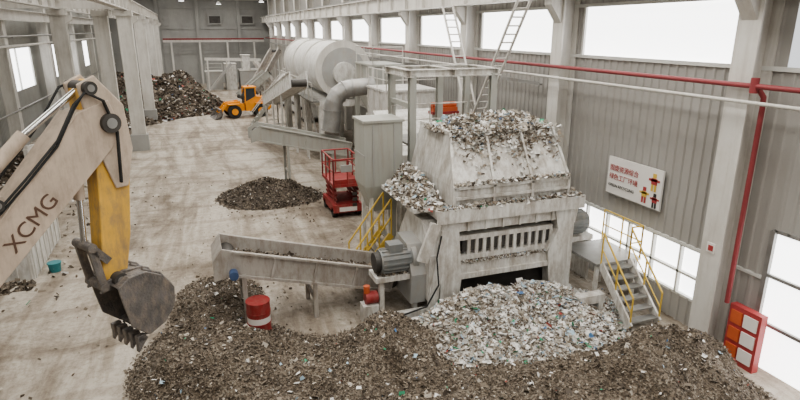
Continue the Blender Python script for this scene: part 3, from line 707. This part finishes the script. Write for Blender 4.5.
for y in (-.45,.45): b.cyl((-4.5,y,1.6),(-3.2,y,3.1),.1,M_exb); b.cyl((-3.2,y,3.1),(-2.8,y,3.9),.06,M_chrome)
b.done('chassis',ex)
ang=math.radians(42)
ux=Vector((d.x*math.cos(ang),d.y*math.cos(ang),math.sin(ang))); wn=Vector((d.y,-d.x,0)); uy=wn.cross(ux)
p=EM@Vector((-1.68,-.245,5.0))
TM=Matrix(((ux.x,uy.x,wn.x,p.x),(ux.y,uy.y,wn.y,p.y),(ux.z,uy.z,wn.z,p.z),(0,0,0,1)))
text('boom_lettering','XCMG',.32,TM,M_brownt,ex)

# ------------------------------------------------------------------ waste heaps
_k=[(rng.uniform(.5,6),rng.uniform(0,6.28),rng.uniform(0,6.28)) for _ in range(26)]
def fbm(X,Y):
    s=0
    for f,a,ph in _k: s=s+np.sin(f*(X*math.cos(a)+Y*math.sin(a))*1.3+ph+1.7*np.sin(.7*f*(Y*math.cos(a)-X*math.sin(a))+a))/(f**.9)
    return s/6
def G(X,Y,c): 
    s=0
    for cx,cy,sx,sy,h in c: s=np.maximum(s,0)+h*np.exp(-((X-cx)/sx)**2-((Y-cy)/sy)**2)
    return s
lumps=[(rng.uniform(-2,11.5),rng.uniform(7,18),rng.uniform(.22,.6),rng.uniform(.22,.6),rng.uniform(-.18,.28)) for _ in range(170)]
def LUMP(X,Y):
    s=0
    for cx,cy,sx,sy,h in lumps: s=s+h*np.exp(-((X-cx)/sx)**2-((Y-cy)/sy)**2)
    return s
cB=[(.2,16.8,1.0,1.5,.85),(-.4,13.2,1.4,2.0,.6),(1.0,12.6,1.6,1.6,.45),(4.2,12.1,1.3,1.1,1.35),(2.6,10.6,1.2,1.6,.3),(3.2,9.0,3.0,1.6,.7),(8,8.2,2.5,1.4,.8),(10.2,9.0,1.7,1.1,1.15),(7,10.5,2.2,1.4,.25)]
def HB(X,Y): 
    h=G(X,Y,cB)-.16; h=h+(.24*fbm(X,Y)+LUMP(X,Y))*np.clip(h*3,0,1)
    h=h*np.clip((11.8-X)/.5,0,1)
    return np.where((Y<6.2),h*np.clip((Y-5)/1.2,0,1),h)
cW=[(8.2,12.7,2.4,.9,.75),(6.2,12.6,1.3,1.0,.65),(8.3,15,2.3,2.0,.3),(9.6,12.4,1.2,1.2,.35),(7.8,11.2,2.3,1.1,.5)]
def HW(X,Y): 
    h=G(X,Y,cW)-.12+np.maximum(HB(X,Y),0)*.35; h=h+(.2*fbm(X+9,Y+4)+.6*LUMP(X+2,Y-1))*np.clip(h*3,0,1); return np.where(G(X,Y,cW)>.1+.12*fbm(X*2,Y*2),h,-1)
def scatter(b,H,x0,x1,y0,y1,n,smin,smax,pal,hmin=.0,off=.015,fl=.5):
    xs=rng.uniform(x0,x1,n); ys=rng.uniform(y0,y1,n); hs=H(xs,ys)
    k=hs>hmin; pos=np.stack([xs[k],ys[k],np.maximum(hs[k],0)+rng.uniform(0,.03,k.sum())+off],1); b.flakes(pos,smin,smax,pal,fl)
b=B(); b.grid(np.arange(-3.6,11.83,.08),np.arange(5,19.5,.08),HB,M_heapB)
scatter(b,HB,-3.6,11.8,5,19,78000,.018,.075,PAL_B,-.03)
scatter(b,HB,-3.6,11.8,6,19,3000,.06,.17,[(F_d,.3),(F_b,.35),(F_t,.25),(F_p,.10)],.0,fl=.4)
scatter(b,HB,-3.6,11.8,6,19,900,.05,.15,PAL_F,.05,fl=.25)
b.done('shredded_waste_heap')
b=B(); b.grid(np.arange(4,12.2,.08),np.arange(9.5,17.5,.08),HW,M_heapW)
scatter(b,HW,4,12.2,9.5,14.2,28000,.03,.12,PAL_W,0.02)
scatter(b,HW,4,12.2,9.5,14.2,2000,.08,.24,PAL_F,0.02,.03,.2)
b.done('shredded_plastic_heap')
b=B(); n=9000; xs=rng.uniform(-5,9,n); ys=rng.uniform(11,34,n); dens=np.clip(.12+HB(xs,ys)*2.0+.8*np.exp(-((xs-3.2)/3.5)**2-((ys-27)/4)**2)+.5*np.exp(-((xs-2.5)/4)**2-((ys-17.5)/2.5)**2),.06,1)
k=rng.uniform(0,1,n)<dens; b.flakes(np.stack([xs[k],ys[k],np.full(k.sum(),.03)],1),.03,.12,PAL_B)
n=900; xs=rng.uniform(-10,-4.5,n); ys=rng.uniform(18,45,n); b.flakes(np.stack([xs,ys,np.full(n,.04)],1),.06,.25,PAL_M)
b.done('floor_litter')
def heap(name,cx,cy,lst,nfl,pal,mt,ext,smin=.05,smax=.2,z=0,step=.15,nz=.2):
    def H(X,Y):
        h=G(X,Y,lst)-.15; return h+nz*fbm(X,Y)*np.clip(h*2,0,1)
    b=B(); b.grid(np.arange(cx-ext[0],cx+ext[0],step),np.arange(cy-ext[1],cy+ext[1],step),H,mt)
    scatter(b,H,cx-ext[0],cx+ext[0],cy-ext[1],cy+ext[1],nfl,smin,smax,pal,0)
    o=b.done(name); o.location.z=z; return o
heap('shredded_waste_heap',3.2,28.4,[(3.0,28.0,1.7,1.7,.95),(4.5,27.4,1.0,1.0,.4)],9000,PAL_D,M_heapD,(3.5,4),.04,.14)
heap('mixed_waste_heap',-3.2,66.5,[(-1.4,65,3.0,4,3.5),(-6.0,62,2.8,5,3.6),(-1.0,73,2.3,4,3.3)],20000,PAL_M,M_heapD,(7.2,13),.12,.45,step=.35,nz=.5)
heap('mixed_waste_heap',-8,50,[(-7.9,48,1.6,3,2.4),(-6.6,54,1.9,4,2.8)],14000,PAL_M,M_heapD,(3.1,10),.12,.45,step=.3,nz=.4)
heap('scrap_debris',-6.6,19.9,[(-6.5,20.0,1.3,.5,.3)],500,PAL_M,M_heapB,(1.8,.7),.1,.3)
heap('scrap_debris',-9.2,32,[(-9.3,29,1.2,4,1.1),(-9.2,36,1.2,3.5,1.5)],5000,PAL_M,M_heapD,(2.1,9),.1,.4)
def hh(lst,cx,cy,ext,n):
    def H(X,Y):
        h=G(X,Y,lst)-.1; return h+.14*fbm(X*2,Y*2)*np.clip(h*4,0,1)
    b=B(); b.grid(np.arange(cx-ext[0],cx+ext[0],.06),np.arange(cy-ext[1],cy+ext[1],.06),H,M_heapW,.02)
    scatter(b,H,cx-ext[0],cx+ext[0],cy-ext[1],cy+ext[1],n,.04,.16,PAL_H,0.0)
    scatter(b,H,cx-ext[0],cx+ext[0],cy-ext[1],cy+ext[1],n//14,.1,.26,PAL_F,0.0,.03,.3)
    return b
b=hh([(7.7,15.4,1.1,.85,.42),(9.2,15.4,1.1,.85,.42)],8.4,15.4,(1.9,1.15),7000)
for i in range(len(b.v)): b.v[i]=(b.v[i][0],b.v[i][1],b.v[i][2]+5.16)
pos=[]
for _ in range(1500):
    t=rng.beta(.8,3.2); x=6.7+3.4*rng.uniform(); t*=(.5+.9*abs(math.sin(x*2.3))); t=min(t,.95); pos.append((x,yt-.02-t*.9,5.26-t*1.35))
for _ in range(600): pos.append((rng.uniform(6.5,10.2),13.5+rng.normal()*.04,3.92+abs(rng.normal())*.03))
for _ in range(1300): pos.append((rng.uniform(6.0,10.65),rng.uniform(13.32,13.55),3.27+abs(rng.normal())*.05))
for _ in range(500): t=rng.uniform(); pos.append((10.12+.1*(1-t)+rng.normal()*.03,rng.uniform(14,16.4),3.9+1.4*t))
for _ in range(600): pos.append((10.42+rng.normal()*.08,rng.uniform(13.4,16.4),3.28+abs(rng.normal())*.08))
b.flakes(np.array(pos),.04,.16,PAL_H); b.done('hopper_waste_load')
b=hh([(6.05,15.0,.45,1.0,.75),(6.1,16.2,.45,.7,.6)],6.0,15.3,(.7,1.6),2500)
for i in range(len(b.v)): b.v[i]=(b.v[i][0],b.v[i][1],b.v[i][2]+3.18)
b.bb(5.5,5.98,14.0,16.9,3.08,3.19,W_); b.done('spilled_plastic_waste')

# ------------------------------------------------------------------ lights
def area(name,x,y,z,sx,sy,e,col=(1,.97,.92)):
    l=bpy.data.lights.new(name,'AREA'); l.shape='RECTANGLE'; l.size=sx; l.size_y=sy; l.energy=e; l.color=col
    o=bpy.data.objects.new(name,l); SC.collection.objects.link(o); o.location=(x,y,z)
area('roof_fill_strip',1,40,13.2,3,100,5300); area('roof_fill_strip',8,40,13.2,3,100,6200); area('roof_fill_strip',-7,40,13.2,3,100,3400)  # added overhead fill lamps for soft top light; the roof has no skylights
w=bpy.data.worlds.new('world'); SC.world=w; w.use_nodes=True; bg=w.node_tree.nodes['Background']; bg.inputs[0].default_value=(.95,.97,1,1); bg.inputs[1].default_value=1.0

# ------------------------------------------------------------------ camera
ps=math.radians(20);p=math.radians(16.7)
F=Vector((math.sin(ps)*math.cos(p),math.cos(ps)*math.cos(p),-math.sin(p)));R=Vector((math.cos(ps),-math.sin(ps),0));U=R.cross(F)
cam=bpy.data.cameras.new('camera'); co=bpy.data.objects.new('camera',cam); SC.collection.objects.link(co)
cam.sensor_width=36; cam.lens=568/800*36; cam.clip_end=300
M=Matrix((R,U,-F)).transposed().to_4x4(); M.translation=(0,0,8); co.matrix_world=M
SC.camera=co
